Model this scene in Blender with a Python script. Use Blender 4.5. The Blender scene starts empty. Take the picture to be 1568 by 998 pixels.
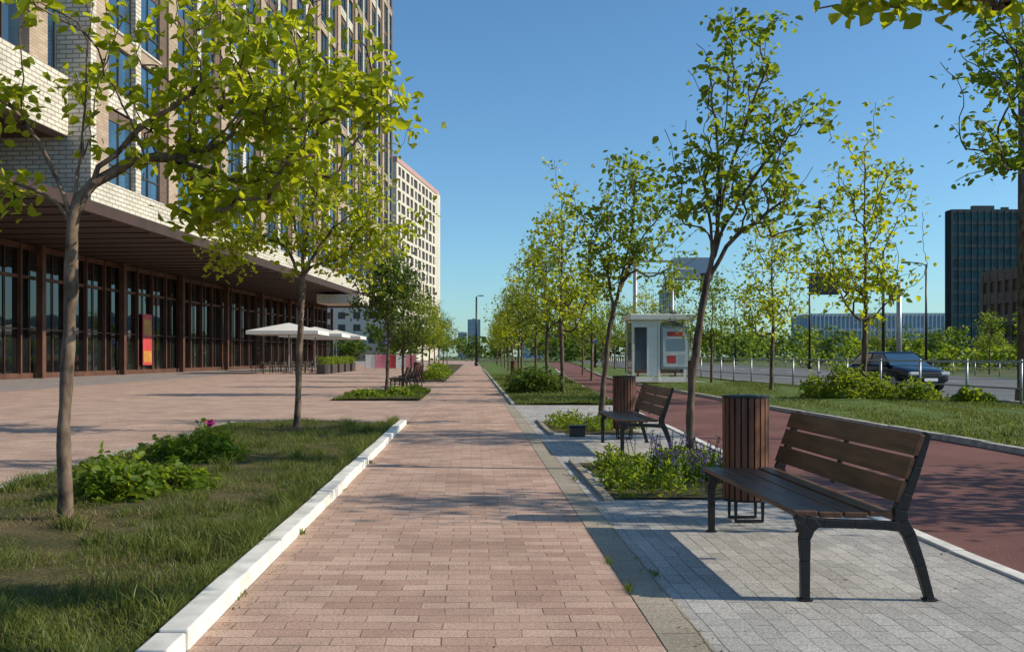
import bpy, bmesh, math, random
import numpy as np
from mathutils import Vector, Matrix
scene=bpy.context.scene
R=math.radians
# ---------------------------------------------------------------- helpers
def link(o,parent=None):
    scene.collection.objects.link(o)
    if parent: o.parent=parent
    return o
def empty(name,loc=(0,0,0),rz=0):
    o=bpy.data.objects.new(name,None); o.location=loc; o.rotation_euler=(0,0,rz); o.empty_display_size=.2
    return link(o)
def mesh_np(name,V,Fs,mats,midx=None,smooth=False):
    me=bpy.data.meshes.new(name)
    V=np.asarray(V,dtype=np.float32)
    me.vertices.add(len(V)); me.vertices.foreach_set("co",V.ravel())
    nl=sum(f.size for f in Fs); npoly=sum(len(f) for f in Fs)
    me.loops.add(nl); me.polygons.add(npoly)
    me.loops.foreach_set("vertex_index",np.concatenate([f.ravel() for f in Fs]).astype(np.int32))
    tot=np.concatenate([np.full(len(f),f.shape[1]) for f in Fs]).astype(np.int32)
    st=np.concatenate([[0],np.cumsum(tot)[:-1]]).astype(np.int32)
    me.polygons.foreach_set("loop_start",st); me.polygons.foreach_set("loop_total",tot)
    if midx is not None: me.polygons.foreach_set("material_index",np.asarray(midx,dtype=np.int32))
    if smooth: me.polygons.foreach_set("use_smooth",np.ones(npoly,dtype=bool))
    me.update(calc_edges=True); me.validate()
    for m in mats: me.materials.append(m)
    return me
class MB:
    def __init__(s): s.v=[];s.f=[];s.m=[]
    def box(s,x0,x1,y0,y1,z0,z1,m=0):
        b=len(s.v)
        s.v+=[(x0,y0,z0),(x1,y0,z0),(x1,y1,z0),(x0,y1,z0),(x0,y0,z1),(x1,y0,z1),(x1,y1,z1),(x0,y1,z1)]
        s.f+=[(b,b+3,b+2,b+1),(b+4,b+5,b+6,b+7),(b,b+1,b+5,b+4),(b+1,b+2,b+6,b+5),(b+2,b+3,b+7,b+6),(b+3,b,b+4,b+7)]
        s.m+=[m]*6
    def obj(s,name,mats,parent=None,bevel=0,smooth=False):
        me=bpy.data.meshes.new(name); me.from_pydata(s.v,[],s.f)
        for m in mats: me.materials.append(m)
        me.polygons.foreach_set("material_index",s.m)
        if smooth: me.polygons.foreach_set("use_smooth",[True]*len(s.f))
        me.update()
        o=link(bpy.data.objects.new(name,me),parent)
        if bevel:
            b=o.modifiers.new("bevel",'BEVEL'); b.width=bevel; b.segments=2; b.limit_method='ANGLE'
        return o
    def poly(s,pts,y0,y1,m=0):
        b=len(s.v); n=len(pts)
        s.v+=[(p[0],y0,p[1]) for p in pts]+[(p[0],y1,p[1]) for p in pts]
        s.f+=[tuple(range(b,b+n)),tuple(range(b+2*n-1,b+n-1,-1))]
        s.m+=[m,m]
        for i in range(n):
            j=(i+1)%n
            s.f.append((b+j,b+i,b+n+i,b+n+j)); s.m.append(m)
    def bar(s,pts,w,y0,y1,m=0):
        L=[];Rr=[]
        n=len(pts)
        for i,p in enumerate(pts):
            a=Vector(pts[max(i-1,0)]); c=Vector(pts[min(i+1,n-1)]); t=(c-a).normalized()
            ww=w[i] if isinstance(w,(list,tuple)) else w
            nn=Vector((-t.y,t.x))*ww/2; q=Vector(p)
            L.append(q+nn);Rr.append(q-nn)
        for i in range(n-1):
            s.poly([tuple(Rr[i]),tuple(Rr[i+1]),tuple(L[i+1]),tuple(L[i])],y0,y1,m)
    def cyl(s,cx,cy,z0,z1,r0,r1,n=12,m=0,cap=True,sx=1,sy=1):
        b=len(s.v)
        for z,r in((z0,r0),(z1,r1)):
            for i in range(n):
                a=2*math.pi*i/n; s.v.append((cx+r*sx*math.cos(a),cy+r*sy*math.sin(a),z))
        for i in range(n):
            j=(i+1)%n; s.f.append((b+i,b+j,b+n+j,b+n+i)); s.m.append(m)
        if cap:
            s.f.append(tuple(range(b+n,b+2*n))); s.m.append(m); s.f.append(tuple(range(b+n-1,b-1,-1))); s.m.append(m)
# ---------------------------------------------------------------- materials
def newmat(name):
    m=bpy.data.materials.new(name); m.use_nodes=True
    nt=m.node_tree; b=nt.nodes["Principled BSDF"]; return m,nt,b
def N(nt,t,**kw):
    n=nt.nodes.new(t)
    for k,v in kw.items(): setattr(n,k,v)
    return n
def plain(name,col,rough=.6,metal=0,var=.15,scale=8,bump=0,spec=.5,stretch=None):
    m,nt,b=newmat(name)
    tc=N(nt,'ShaderNodeTexCoord'); no=N(nt,'ShaderNodeTexNoise'); no.inputs['Scale'].default_value=scale; no.inputs['Detail'].default_value=6
    if stretch:
        mp=N(nt,'ShaderNodeMapping'); mp.inputs['Scale'].default_value=stretch
        nt.links.new(tc.outputs['Object'],mp.inputs['Vector']); nt.links.new(mp.outputs[0],no.inputs['Vector'])
    else: nt.links.new(tc.outputs['Object'],no.inputs['Vector'])
    r=N(nt,'ShaderNodeValToRGB'); r.color_ramp.elements[0].position=.3; r.color_ramp.elements[1].position=.7
    r.color_ramp.elements[0].color=(*[c*(1-var) for c in col],1); r.color_ramp.elements[1].color=(*[min(1,c*(1+var)) for c in col],1)
    nt.links.new(no.outputs['Fac'],r.inputs['Fac']); nt.links.new(r.outputs['Color'],b.inputs['Base Color'])
    b.inputs['Roughness'].default_value=rough; b.inputs['Metallic'].default_value=metal
    b.inputs['Specular IOR Level'].default_value=spec
    if bump:
        bp=N(nt,'ShaderNodeBump'); bp.inputs['Strength'].default_value=bump; bp.inputs['Distance'].default_value=.01
        nt.links.new(no.outputs['Fac'],bp.inputs['Height']); nt.links.new(bp.outputs['Normal'],b.inputs['Normal'])
    return m
def paver(name,c1,c2,cm,bw=.2,bh=.1,mort=.004,stain=(.7,1.15),rot=0,speck=.4):
    m,nt,b=newmat(name); L=nt.links.new
    tc=N(nt,'ShaderNodeTexCoord')
    mp=N(nt,'ShaderNodeMapping'); mp.inputs['Rotation'].default_value=(0,0,rot)
    wn=N(nt,'ShaderNodeTexNoise'); wn.inputs['Scale'].default_value=2.2; wn.inputs['Detail'].default_value=4
    L(tc.outputs['Object'],wn.inputs['Vector'])
    ws=N(nt,'ShaderNodeVectorMath',operation='SCALE'); ws.inputs['Scale'].default_value=.04
    L(wn.outputs['Color'],ws.inputs[0])
    wa=N(nt,'ShaderNodeVectorMath',operation='ADD'); L(tc.outputs['Object'],wa.inputs[0]); L(ws.outputs[0],wa.inputs[1])
    L(wa.outputs[0],mp.inputs['Vector'])
    br=N(nt,'ShaderNodeTexBrick'); br.offset=.5
    br.inputs['Scale'].default_value=1; br.inputs['Brick Width'].default_value=bw; br.inputs['Row Height'].default_value=bh
    br.inputs['Mortar Size'].default_value=mort; br.inputs['Mortar Smooth'].default_value=.4; br.inputs['Bias'].default_value=0
    br.inputs['Color1'].default_value=(*c1,1); br.inputs['Color2'].default_value=(*c2,1)
    jn=N(nt,'ShaderNodeTexNoise'); jn.inputs['Scale'].default_value=3.5; jn.inputs['Detail'].default_value=5
    L(tc.outputs['Object'],jn.inputs['Vector'])
    jr=N(nt,'ShaderNodeValToRGB'); jr.color_ramp.elements[0].position=.40; jr.color_ramp.elements[1].position=.56
    jr.color_ramp.elements[0].color=(*cm,1); jr.color_ramp.elements[1].color=(*[(a+b_)*.36 for a,b_ in zip(c1,c2)],1)
    L(jn.outputs['Fac'],jr.inputs['Fac']); L(jr.outputs[0],br.inputs['Mortar'])
    L(mp.outputs[0],br.inputs['Vector'])
    n1=N(nt,'ShaderNodeTexNoise'); n1.inputs['Scale'].default_value=.9; n1.inputs['Detail'].default_value=8; n1.inputs['Roughness'].default_value=.7
    L(tc.outputs['Object'],n1.inputs['Vector'])
    r1=N(nt,'ShaderNodeMapRange'); r1.inputs[1].default_value=.3; r1.inputs[2].default_value=.7; r1.inputs[3].default_value=stain[0]; r1.inputs[4].default_value=stain[1]
    L(n1.outputs['Fac'],r1.inputs[0])
    n2=N(nt,'ShaderNodeTexNoise'); n2.inputs['Scale'].default_value=75; n2.inputs['Detail'].default_value=5; n2.inputs['Roughness'].default_value=.7
    L(tc.outputs['Object'],n2.inputs['Vector'])
    r2=N(nt,'ShaderNodeMapRange'); r2.inputs[1].default_value=.32; r2.inputs[2].default_value=.68; r2.inputs[3].default_value=1-speck; r2.inputs[4].default_value=1+speck
    L(n2.outputs['Fac'],r2.inputs[0])
    mu=N(nt,'ShaderNodeMath',operation='MULTIPLY'); L(r1.outputs[0],mu.inputs[0]); L(r2.outputs[0],mu.inputs[1])
    sc=N(nt,'ShaderNodeVectorMath',operation='SCALE'); L(br.outputs['Color'],sc.inputs[0]); L(mu.outputs[0],sc.inputs['Scale'])
    L(sc.outputs[0],b.inputs['Base Color'])
    b.inputs['Roughness'].default_value=.8; b.inputs['Specular IOR Level'].default_value=.25
    hm=N(nt,'ShaderNodeMath',operation='SUBTRACT'); 
    hs=N(nt,'ShaderNodeMath',operation='MULTIPLY'); hs.inputs[1].default_value=.6; L(n2.outputs['Fac'],hs.inputs[0])
    L(hs.outputs[0],hm.inputs[0]); L(br.outputs['Fac'],hm.inputs[1])
    bp=N(nt,'ShaderNodeBump'); bp.inputs['Strength'].default_value=.85; bp.inputs['Distance'].default_value=.007
    L(hm.outputs[0],bp.inputs['Height']); L(bp.outputs['Normal'],b.inputs['Normal'])
    return m
def wallbrick(name,c1,c2,cm,bw=.5,bh=.14,mort=.018):
    m,nt,b=newmat(name); L=nt.links.new
    tc=N(nt,'ShaderNodeTexCoord'); sp=N(nt,'ShaderNodeSeparateXYZ'); cb=N(nt,'ShaderNodeCombineXYZ'); ad=N(nt,'ShaderNodeMath',operation='ADD')
    L(tc.outputs['Object'],sp.inputs[0]); L(sp.outputs[0],ad.inputs[0]); L(sp.outputs[1],ad.inputs[1]); L(ad.outputs[0],cb.inputs[0]); L(sp.outputs[2],cb.inputs[1])
    br=N(nt,'ShaderNodeTexBrick'); br.inputs['Scale'].default_value=1; br.inputs['Brick Width'].default_value=bw; br.inputs['Row Height'].default_value=bh
    br.inputs['Mortar Size'].default_value=mort
    br.inputs['Color1'].default_value=(*c1,1); br.inputs['Color2'].default_value=(*c2,1); br.inputs['Mortar'].default_value=(*cm,1)
    no=N(nt,'ShaderNodeTexNoise'); no.inputs['Scale'].default_value=.5; no.inputs['Detail'].default_value=6; L(tc.outputs['Object'],no.inputs['Vector'])
    r1=N(nt,'ShaderNodeMapRange'); r1.inputs[1].default_value=.3; r1.inputs[2].default_value=.7; r1.inputs[3].default_value=.8; r1.inputs[4].default_value=1.1; L(no.outputs['Fac'],r1.inputs[0])
    sc=N(nt,'ShaderNodeVectorMath',operation='SCALE'); L(br.outputs['Color'],sc.inputs[0]); L(r1.outputs[0],sc.inputs['Scale'])
    L(cb.outputs[0],br.inputs['Vector']); L(sc.outputs[0],b.inputs['Base Color']); b.inputs['Roughness'].default_value=.8
    return m
def glass(name,col,rough=.06,spec=1.0,var=.5,ior=1.8):
    m,nt,b=newmat(name); L=nt.links.new
    tc=N(nt,'ShaderNodeTexCoord'); no=N(nt,'ShaderNodeTexNoise'); no.inputs['Scale'].default_value=.35; no.inputs['Detail'].default_value=2
    L(tc.outputs['Object'],no.inputs['Vector'])
    r=N(nt,'ShaderNodeValToRGB'); r.color_ramp.elements[0].color=(*[c*(1-var) for c in col],1); r.color_ramp.elements[1].color=(*[c*(1+var) for c in col],1)
    r.color_ramp.elements[0].position=.35; r.color_ramp.elements[1].position=.65
    L(no.outputs['Fac'],r.inputs['Fac']); L(r.outputs[0],b.inputs['Base Color'])
    b.inputs['Roughness'].default_value=rough; b.inputs['Specular IOR Level'].default_value=spec
    b.inputs['IOR'].default_value=ior
    bp=N(nt,'ShaderNodeBump'); bp.inputs['Strength'].default_value=.06; bp.inputs['Distance'].default_value=.3
    L(no.outputs['Fac'],bp.inputs['Height']); L(bp.outputs['Normal'],b.inputs['Normal'])
    return m
def leafmat(name,ca,cb_,trans,tf=.45,nscale=1.2):
    m,nt,b=newmat(name); L=nt.links.new
    g=N(nt,'ShaderNodeNewGeometry'); no=N(nt,'ShaderNodeTexNoise'); no.inputs['Scale'].default_value=nscale; no.inputs['Detail'].default_value=2
    L(g.outputs['Position'],no.inputs['Vector'])
    ad=N(nt,'ShaderNodeMath',operation='ADD'); L(g.outputs['Random Per Island'],ad.inputs[0]); L(no.outputs['Fac'],ad.inputs[1])
    mr=N(nt,'ShaderNodeMapRange'); mr.inputs[1].default_value=.3; mr.inputs[2].default_value=1.7; L(ad.outputs[0],mr.inputs[0])
    mx=N(nt,'ShaderNodeMix',data_type='RGBA'); mx.inputs[6].default_value=(*ca,1); mx.inputs[7].default_value=(*cb_,1); L(mr.outputs[0],mx.inputs[0])
    L(mx.outputs[2],b.inputs['Base Color']); b.inputs['Roughness'].default_value=.5; b.inputs['Specular IOR Level'].default_value=.3
    tr=N(nt,'ShaderNodeBsdfTranslucent')
    mt=N(nt,'ShaderNodeMix',data_type='RGBA'); mt.inputs[6].default_value=(*[c*.6 for c in trans],1); mt.inputs[7].default_value=(*trans,1); L(mr.outputs[0],mt.inputs[0])
    L(mt.outputs[2],tr.inputs['Color'])
    ms=N(nt,'ShaderNodeMixShader'); ms.inputs[0].default_value=tf
    L(b.outputs[0],ms.inputs[1]); L(tr.outputs[0],ms.inputs[2]); L(ms.outputs[0],nt.nodes['Material Output'].inputs['Surface'])
    return m
def groundmat(name,cols,scale,rough=.9,bump=.5,scale2=40):
    m,nt,b=newmat(name); L=nt.links.new
    tc=N(nt,'ShaderNodeTexCoord'); a=N(nt,'ShaderNodeTexNoise'); a.inputs['Scale'].default_value=scale; a.inputs['Detail'].default_value=8; a.inputs['Roughness'].default_value=.65
    c=N(nt,'ShaderNodeTexNoise'); c.inputs['Scale'].default_value=scale2; c.inputs['Detail'].default_value=6
    L(tc.outputs['Object'],a.inputs['Vector']); L(tc.outputs['Object'],c.inputs['Vector'])
    ad=N(nt,'ShaderNodeMath',operation='ADD'); L(a.outputs['Fac'],ad.inputs[0]); 
    ml=N(nt,'ShaderNodeMath',operation='MULTIPLY'); ml.inputs[1].default_value=.5; L(c.outputs['Fac'],ml.inputs[0]); L(ml.outputs[0],ad.inputs[1])
    r=N(nt,'ShaderNodeValToRGB'); el=r.color_ramp.elements
    el[0].position=.55; el[0].color=(*cols[0],1); el[1].position=.95; el[1].color=(*cols[-1],1)
    for i,cc in enumerate(cols[1:-1]):
        e=el.new(.55+.4*(i+1)/(len(cols)-1)); e.color=(*cc,1)
    L(ad.outputs[0],r.inputs['Fac']); L(r.outputs[0],b.inputs['Base Color']); b.inputs['Roughness'].default_value=rough; b.inputs['Specular IOR Level'].default_value=.2
    bp=N(nt,'ShaderNodeBump'); bp.inputs['Strength'].default_value=bump; bp.inputs['Distance'].default_value=.02
    L(c.outputs['Fac'],bp.inputs['Height']); L(bp.outputs['Normal'],b.inputs['Normal'])
    return m
M={}
M['path']=paver("pink_pavers",(.60,.415,.32),(.44,.28,.21),(.17,.12,.09),.24,.12,mort=.0035,stain=(.68,1.15))
M['plaza']=paver("plaza_pavers",(.55,.385,.30),(.46,.315,.245),(.2,.15,.12),.3,.15,.005)
M['plazag']=paver("grey_plaza_pavers",(.38,.33,.31),(.32,.275,.26),(.14,.12,.11),.4,.2,.006)
M['grey']=paver("grey_pavers",(.50,.475,.44),(.38,.36,.335),(.14,.13,.12),.2,.1,.0035,(.72,1.12),R(90))
M['tan']=paver("edging_stone",(.41,.35,.27),(.35,.30,.23),(.14,.12,.09),.5,.205,.004,(.7,1.15),R(90))
M['kerb']=plain("kerb_concrete",(.72,.69,.63),.8,0,.2,5,.6,spec=.2)
M['kerbdirt']=plain("kerb_concrete_worn",(.44,.42,.37),.85,0,.3,7,.6,spec=.2)
M['lane']=groundmat("red_cycle_asphalt",[(.13,.06,.052),(.195,.088,.075),(.25,.12,.10)],.6,.85,.6,140)
M['asphalt']=groundmat("road_asphalt",[(.10,.10,.10),(.15,.15,.15),(.19,.19,.185)],.3,.8,.3,60)
M['soil']=groundmat("lawn_soil",[(.045,.05,.018),(.085,.075,.03),(.17,.12,.065)],1.3,.95,.9,30)
M['lawn']=groundmat("lawn_ground",[(.06,.10,.02),(.10,.15,.03),(.15,.19,.05)],.8,.95,.8,25)
M['ground']=groundmat("far_ground",[(.06,.09,.03),(.10,.12,.05),(.15,.14,.08)],.03,.95,.3,2)
M['white']=plain("white_paint",(.78,.78,.76),.5,0,.05,3)
M['grass']=leafmat("grass_blades",(.055,.09,.014),(.20,.22,.05),(.27,.32,.05),.35,1.5)
M['dry']=leafmat("dry_grass",(.20,.15,.07),(.32,.25,.13),(.3,.25,.1),.25,2)
M['leafY']=leafmat("leaf_yellow_green",(.11,.18,.012),(.25,.30,.018),(.72,.76,.025),.57)
M['leafM']=leafmat("leaf_green",(.07,.13,.014),(.16,.22,.022),(.46,.58,.035),.48)
M['leafD']=leafmat("leaf_deep_green",(.04,.075,.012),(.09,.14,.02),(.22,.32,.03),.40)
M['bark']=plain("bark",(.12,.085,.06),.9,0,.6,14,1.0,spec=.2,stretch=(1,1,.35))
M['barkL']=plain("young_bark",(.15,.105,.075),.85,0,.75,11,1.0,spec=.25,stretch=(1,1,.6))
M['wood']=plain("bench_wood",(.115,.048,.022),.45,0,.55,22,.3,stretch=(1,.12,1))
M['woodR']=plain("bin_wood",(.15,.055,.026),.5,0,.55,18,.3,stretch=(1,1,.15))
M['iron']=plain("dark_cast_iron",(.018,.018,.02),.45,.3,.3,20)
M['gsteel']=plain("grey_steel",(.35,.36,.36),.45,.6,.1,5)
M['rust']=plain("rust_brown_panels",(.105,.045,.028),.6,.1,.35,1.2)
M['soffit']=plain("brown_soffit",(.045,.022,.015),.7,0,.25,.8)
M['beige']=wallbrick("beige_brick",(.48,.36,.26),(.37,.265,.19),(.30,.24,.18))
M['cream']=wallbrick("cream_tiles",(.70,.65,.55),(.58,.53,.43),(.3,.26,.22),.6,.2,.03)
M['brown']=wallbrick("brown_brick",(.12,.075,.055),(.17,.11,.08),(.10,.07,.05))
M['glassB']=glass("blue_glass",(.03,.075,.13))
M['glassD']=glass("dark_glass",(.008,.010,.010),.02,.7,ior=1.6)
M['frame']=plain("window_frames",(.07,.055,.045),.5,.2,.1,4)
M['black']=plain("black_paint",(.02,.02,.022),.4,.2,.1,4)
M['far']=plain("far_facade",(.58,.53,.45),.85,0,.08,.1)
M['farpink']=plain("far_pink_cladding",(.45,.28,.25),.85,0,.08,.1)
M['tower']=glass("tower_glass",(.02,.085,.105),.35,.3,.4,1.45)
M['towerf']=plain("tower_mullions",(.03,.045,.05),.6,0,.2,.3)
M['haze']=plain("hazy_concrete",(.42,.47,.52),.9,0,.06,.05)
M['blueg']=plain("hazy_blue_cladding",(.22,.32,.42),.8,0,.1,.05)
M['red']=plain("red_print",(.50,.05,.05),.5,0,.2,1)
M['pink']=plain("pink_print",(.75,.25,.3),.5,0,.2,1)
M['yellow']=plain("yellow_print",(.5,.22,.04),.5,0,.3,1)
M['blue']=plain("blue_print",(.03,.14,.45),.5,0,.2,1)
M['poster']=plain("poster_paper",(.55,.60,.62),.5,0,.15,2)
M['canvas']=plain("canvas",(.72,.70,.64),.8,0,.04,2)
M['carpaint']=plain("car_paint",(.012,.02,.035),.12,.3,.1,1)
M['tyre']=plain("tyre_rubber",(.02,.02,.02),.8,0,.1,10)
M['lamp']=plain("headlamp_lens",(.6,.62,.65),.1,0,.1,10)
M['flower']=plain("magenta_petals",(.5,.02,.2),.6,0,.2,30)
M['lav']=plain("lavender_petals",(.16,.10,.30),.7,0,.3,30)
# ---------------------------------------------------------------- ground sheets
def strip(name,left,right,z,mat):
    ys=sorted(set([p[1] for p in left]+[p[1] for p in right]))
    lx=np.interp(ys,[p[1] for p in left],[p[0] for p in left]); rx=np.interp(ys,[p[1] for p in right],[p[0] for p in right])
    v=[];f=[]
    for i,y in enumerate(ys): v+=[(lx[i],y,z),(rx[i],y,z)]
    for i in range(len(ys)-1): f.append((2*i,2*i+1,2*i+3,2*i+2))
    me=bpy.data.meshes.new(name); me.from_pydata(v,[],f); me.materials.append(mat); me.update()
    return link(bpy.data.objects.new(name,me))
def rect(name,x0,x1,y0,y1,z,mat): return strip(name,[(x0,y0),(x0,y1)],[(x1,y0),(x1,y1)],z,mat)
rect("ground",-1500,1500,-300,2500,-.05,M['ground'])
rect("plaza_pavement",-60,-1.19,-6,260,-.008,M['plaza'])
rect("plaza_pavement",-60,-16.5,-6,200,-.004,M['plazag'])
rect("footpath",-1.2,.82,-6,260,0,M['path'])
rect("edging_strip",.82,1.02,-6,260,.003,M['tan'])
laneL=[(3.12,-6),(3.12,6),(3.28,12.4),(3.5,17),(3.8,24),(4.35,35),(5.2,50),(7.2,80),(10,120),(14,180)]
laneR=[(6.95,-6),(6.98,12),(7.0,24),(7.05,45),(8,60),(10.2,85),(13.5,120),(18,180)]
strip("grey_pavement",[(1.02,-6),(1.02,24)],[(p[0]-.1,p[1]) for p in laneL if p[1]<=24],-.003,M['grey'])
strip("cycle_lane",laneL,laneR,-.012,M['lane'])
roadL=[(13.6,-6),(13.6,24),(12.6,45),(13.5,70),(16,110),(20,180),(26,300)]
roadR=[(31,-6),(31,24),(30,45),(31,70),(34,110),(38,180),(46,300)]
strip("road",roadL,roadR,-.03,M['asphalt'])
for k,off in enumerate((5.8,11.6)):
    v=[];f=[]
    y=2.0
    while y<160:
        for yy in (y,y+3):
            x=np.interp(yy,[p[1] for p in roadL],[p[0] for p in roadL])+off
            v+=[(x-.07,yy,-.025),(x+.07,yy,-.025)]
        b=len(v)-4; f.append((b,b+1,b+3,b+2)); y+=9
    me=bpy.data.meshes.new("lane_marking"); me.from_pydata(v,[],f); me.materials.append(M['white']); me.update(); link(bpy.data.objects.new("lane_marking",me))
rng0=np.random.default_rng(5)
def kerb(name,line,w,z0,z1,mat,seg=1.0,gap=.008,y0=None,y1=None,mat2=None,bev=.006,jit=1.0):
    ys=[p[1] for p in line]; xs=[p[0] for p in line]
    a=ys[0] if y0 is None else y0; e=ys[-1] if y1 is None else y1
    mb=MB(); y=a
    while y<e-1e-3:
        yn=min(y+seg,e); x=float(np.interp(y,ys,xs)); x2=float(np.interp(yn,ys,xs))
        j=rng0.normal(0,.003)*jit; jz=rng0.normal(0,.003)*jit; j2=j+rng0.normal(0,.003)*jit; jz2=jz+rng0.normal(0,.003)*jit
        b=len(mb.v); g=gap
        mb.v+=[(x-w/2+j,y+g,z0),(x+w/2+j,y+g,z0),(x2+w/2+j2,yn-g,z0),(x2-w/2+j2,yn-g,z0),(x-w/2+j,y+g,z1+jz),(x+w/2+j,y+g,z1+jz),(x2+w/2+j2,yn-g,z1+jz2),(x2-w/2+j2,yn-g,z1+jz2)]
        mb.f+=[(b,b+3,b+2,b+1),(b+4,b+5,b+6,b+7),(b,b+1,b+5,b+4),(b+1,b+2,b+6,b+5),(b+2,b+3,b+7,b+6),(b+3,b,b+4,b+7)]
        mm=1 if (mat2 and rng0.random()<.25) else 0
        mb.m+=[mm]*6
        y=yn
    return mb.obj(name,[mat,mat2 or mat],None,bev)
kerb("kerb",[(-1.27,-6),(-1.27,17.4)],.13,-.05,.085,M['kerb'],1.0,.004,bev=.010,jit=1.2)
kerb("kerb",[(-4.42,-6),(-4.42,17.4)],.10,-.05,.04,M['kerbdirt'])
kerb("kerb",[(p[0]-.05,p[1]) for p in laneL],.10,-.05,.012,M['kerb'],1.0,.004,y1=90)
kerb("kerb",[(p[0]+.07,p[1]) for p in laneR],.12,-.05,.07,M['kerbdirt'],1.0,.004,y1=90)
kerb("kerb",[(p[0]-.09,p[1]) for p in roadL],.16,-.1,.12,M['kerbdirt'],1.0,.004,y1=110)
kerb("kerb",[(1.16,8.1),(1.16,11.1)],.08,-.05,.03,M['tan'],1.0,.004)
kerb("kerb",[(1.24,14.9),(1.24,18.1)],.08,-.05,.03,M['tan'],1.0,.004)
mbk=MB(); 
for i in range(3): mbk.box(-4.36+i*1.01,-4.36+i*1.01+1.0,17.3,17.42,-.05,.04)
mbk.obj("kerb",[M['kerbdirt']],None,.006)
kerb("kerb",[(1.02,24),(1.02,90)],.09,-.05,.05,M['kerbdirt'])
def lawn(name,left,right,z,mat,ny=60,nx=12,amp=.02,seed=0):
    rg=np.random.default_rng(seed)
    y0=left[0][1]; y1=left[-1][1]
    ys=np.linspace(y0,y1,ny)
    lx=np.interp(ys,[p[1] for p in left],[p[0] for p in left]); rx=np.interp(ys,[p[1] for p in right],[p[0] for p in right])
    V=[]
    for i,y in enumerate(ys):
        for t in np.linspace(0,1,nx):
            x=lx[i]+(rx[i]-lx[i])*t
            V.append((x,y,z+amp*math.sin(x*2.1+y*.9)*math.sin(y*1.3+x)+amp*.6*rg.normal()*.3+amp*1.2*math.sin(math.pi*t)))
    idx=np.arange(ny*nx).reshape(ny,nx)
    F=np.stack([idx[:-1,:-1].ravel(),idx[:-1,1:].ravel(),idx[1:,1:].ravel(),idx[1:,:-1].ravel()],1)
    me=mesh_np(name,V,[F],[mat],smooth=True); return link(bpy.data.objects.new(name,me))
lawn("lawn",[(-4.37,-6),(-4.37,17.3)],[(-1.335,-6),(-1.335,17.3)],.03,M['soil'])
lawn("lawn",[(1.07,24),(1.07,180)],[(p[0]-.1,p[1]) for p in laneL if p[1]>=24],.02,M['lawn'])
lawn("lawn",[(p[0]+.13,p[1]) for p in laneR],[(p[0]-.17,p[1]) for p in roadL if p[1]<=180],.04,M['lawn'],80,12,.04)
lawn("lawn",[(-4.0,26.5),(-4.0,33)],[(-1.45,26.5),(-1.45,33)],.02,M['soil'])
lawn("lawn",[(-4.0,46),(-4.0,140)],[(-1.35,46),(-1.35,140)],.02,M['soil'])
lawn("flower_bed_soil",[(1.22,8.2),(1.22,11.0)],[(2.75,8.2),(2.75,11.0)],.0,M['soil'],10,8,.012)
lawn("flower_bed_soil",[(1.3,15),(1.3,18)],[(2.9,15),(2.9,18)],.0,M['soil'],10,8,.012)
# ---------------------------------------------------------------- vegetation
def leaf_arrays(P,size,rg,droop=.35,wid=1.0,up=.6):
    n=len(P); az=rg.uniform(0,2*np.pi,n); el=rg.normal(-droop,.45,n)
    d=np.stack([np.cos(el)*np.cos(az),np.cos(el)*np.sin(az),np.sin(el)],1)
    nn=rg.normal(0,1,(n,3)); nn[:,2]=np.abs(nn[:,2])+up
    nn-= (nn*d).sum(1,keepdims=True)*d; nn/=np.linalg.norm(nn,axis=1,keepdims=True)+1e-9
    s=np.cross(d,nn)
    sz=(size*rg.uniform(.55,1.3,n))[:,None]
    T=[(0,0,0),(.28,.34*wid,.12),(.68,.27*wid,.08),(1,0,-.08),(.68,-.27*wid,.08),(.28,-.34*wid,.12)]
    V=np.stack([P+sz*(t*d+a*s+h*nn) for t,a,h in T],1).reshape(-1,3)
    b=(np.arange(n)*6)[:,None]
    F=np.concatenate([b+np.array([[0,1,2,3]]),b+np.array([[0,3,4,5]])],0)
    return V,F
def tube(pts,rad,k):
    pts=np.asarray(pts); n=len(pts)
    t=np.gradient(pts,axis=0); t/=np.linalg.norm(t,axis=1,keepdims=True)+1e-9
    ref=np.array([.31,.95,.05]) if abs(t[0][2])>.5 else np.array([.05,.1,1.])
    a=np.cross(t,ref); a/=np.linalg.norm(a,axis=1,keepdims=True)+1e-9; b=np.cross(t,a)
    an=np.arange(k)*2*np.pi/k
    V=(pts[:,None,:]+np.asarray(rad)[:,None,None]*(np.cos(an)[None,:,None]*a[:,None,:]+np.sin(an)[None,:,None]*b[:,None,:])).reshape(-1,3)
    i=np.arange(n-1)[:,None]*k; j=np.arange(k)[None,:]; jn=(j+1)%k
    F=np.stack([(i+j).ravel(),(i+jn).ravel(),(i+k+jn).ravel(),(i+k+j).ravel()],1)
    return V,F
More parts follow.
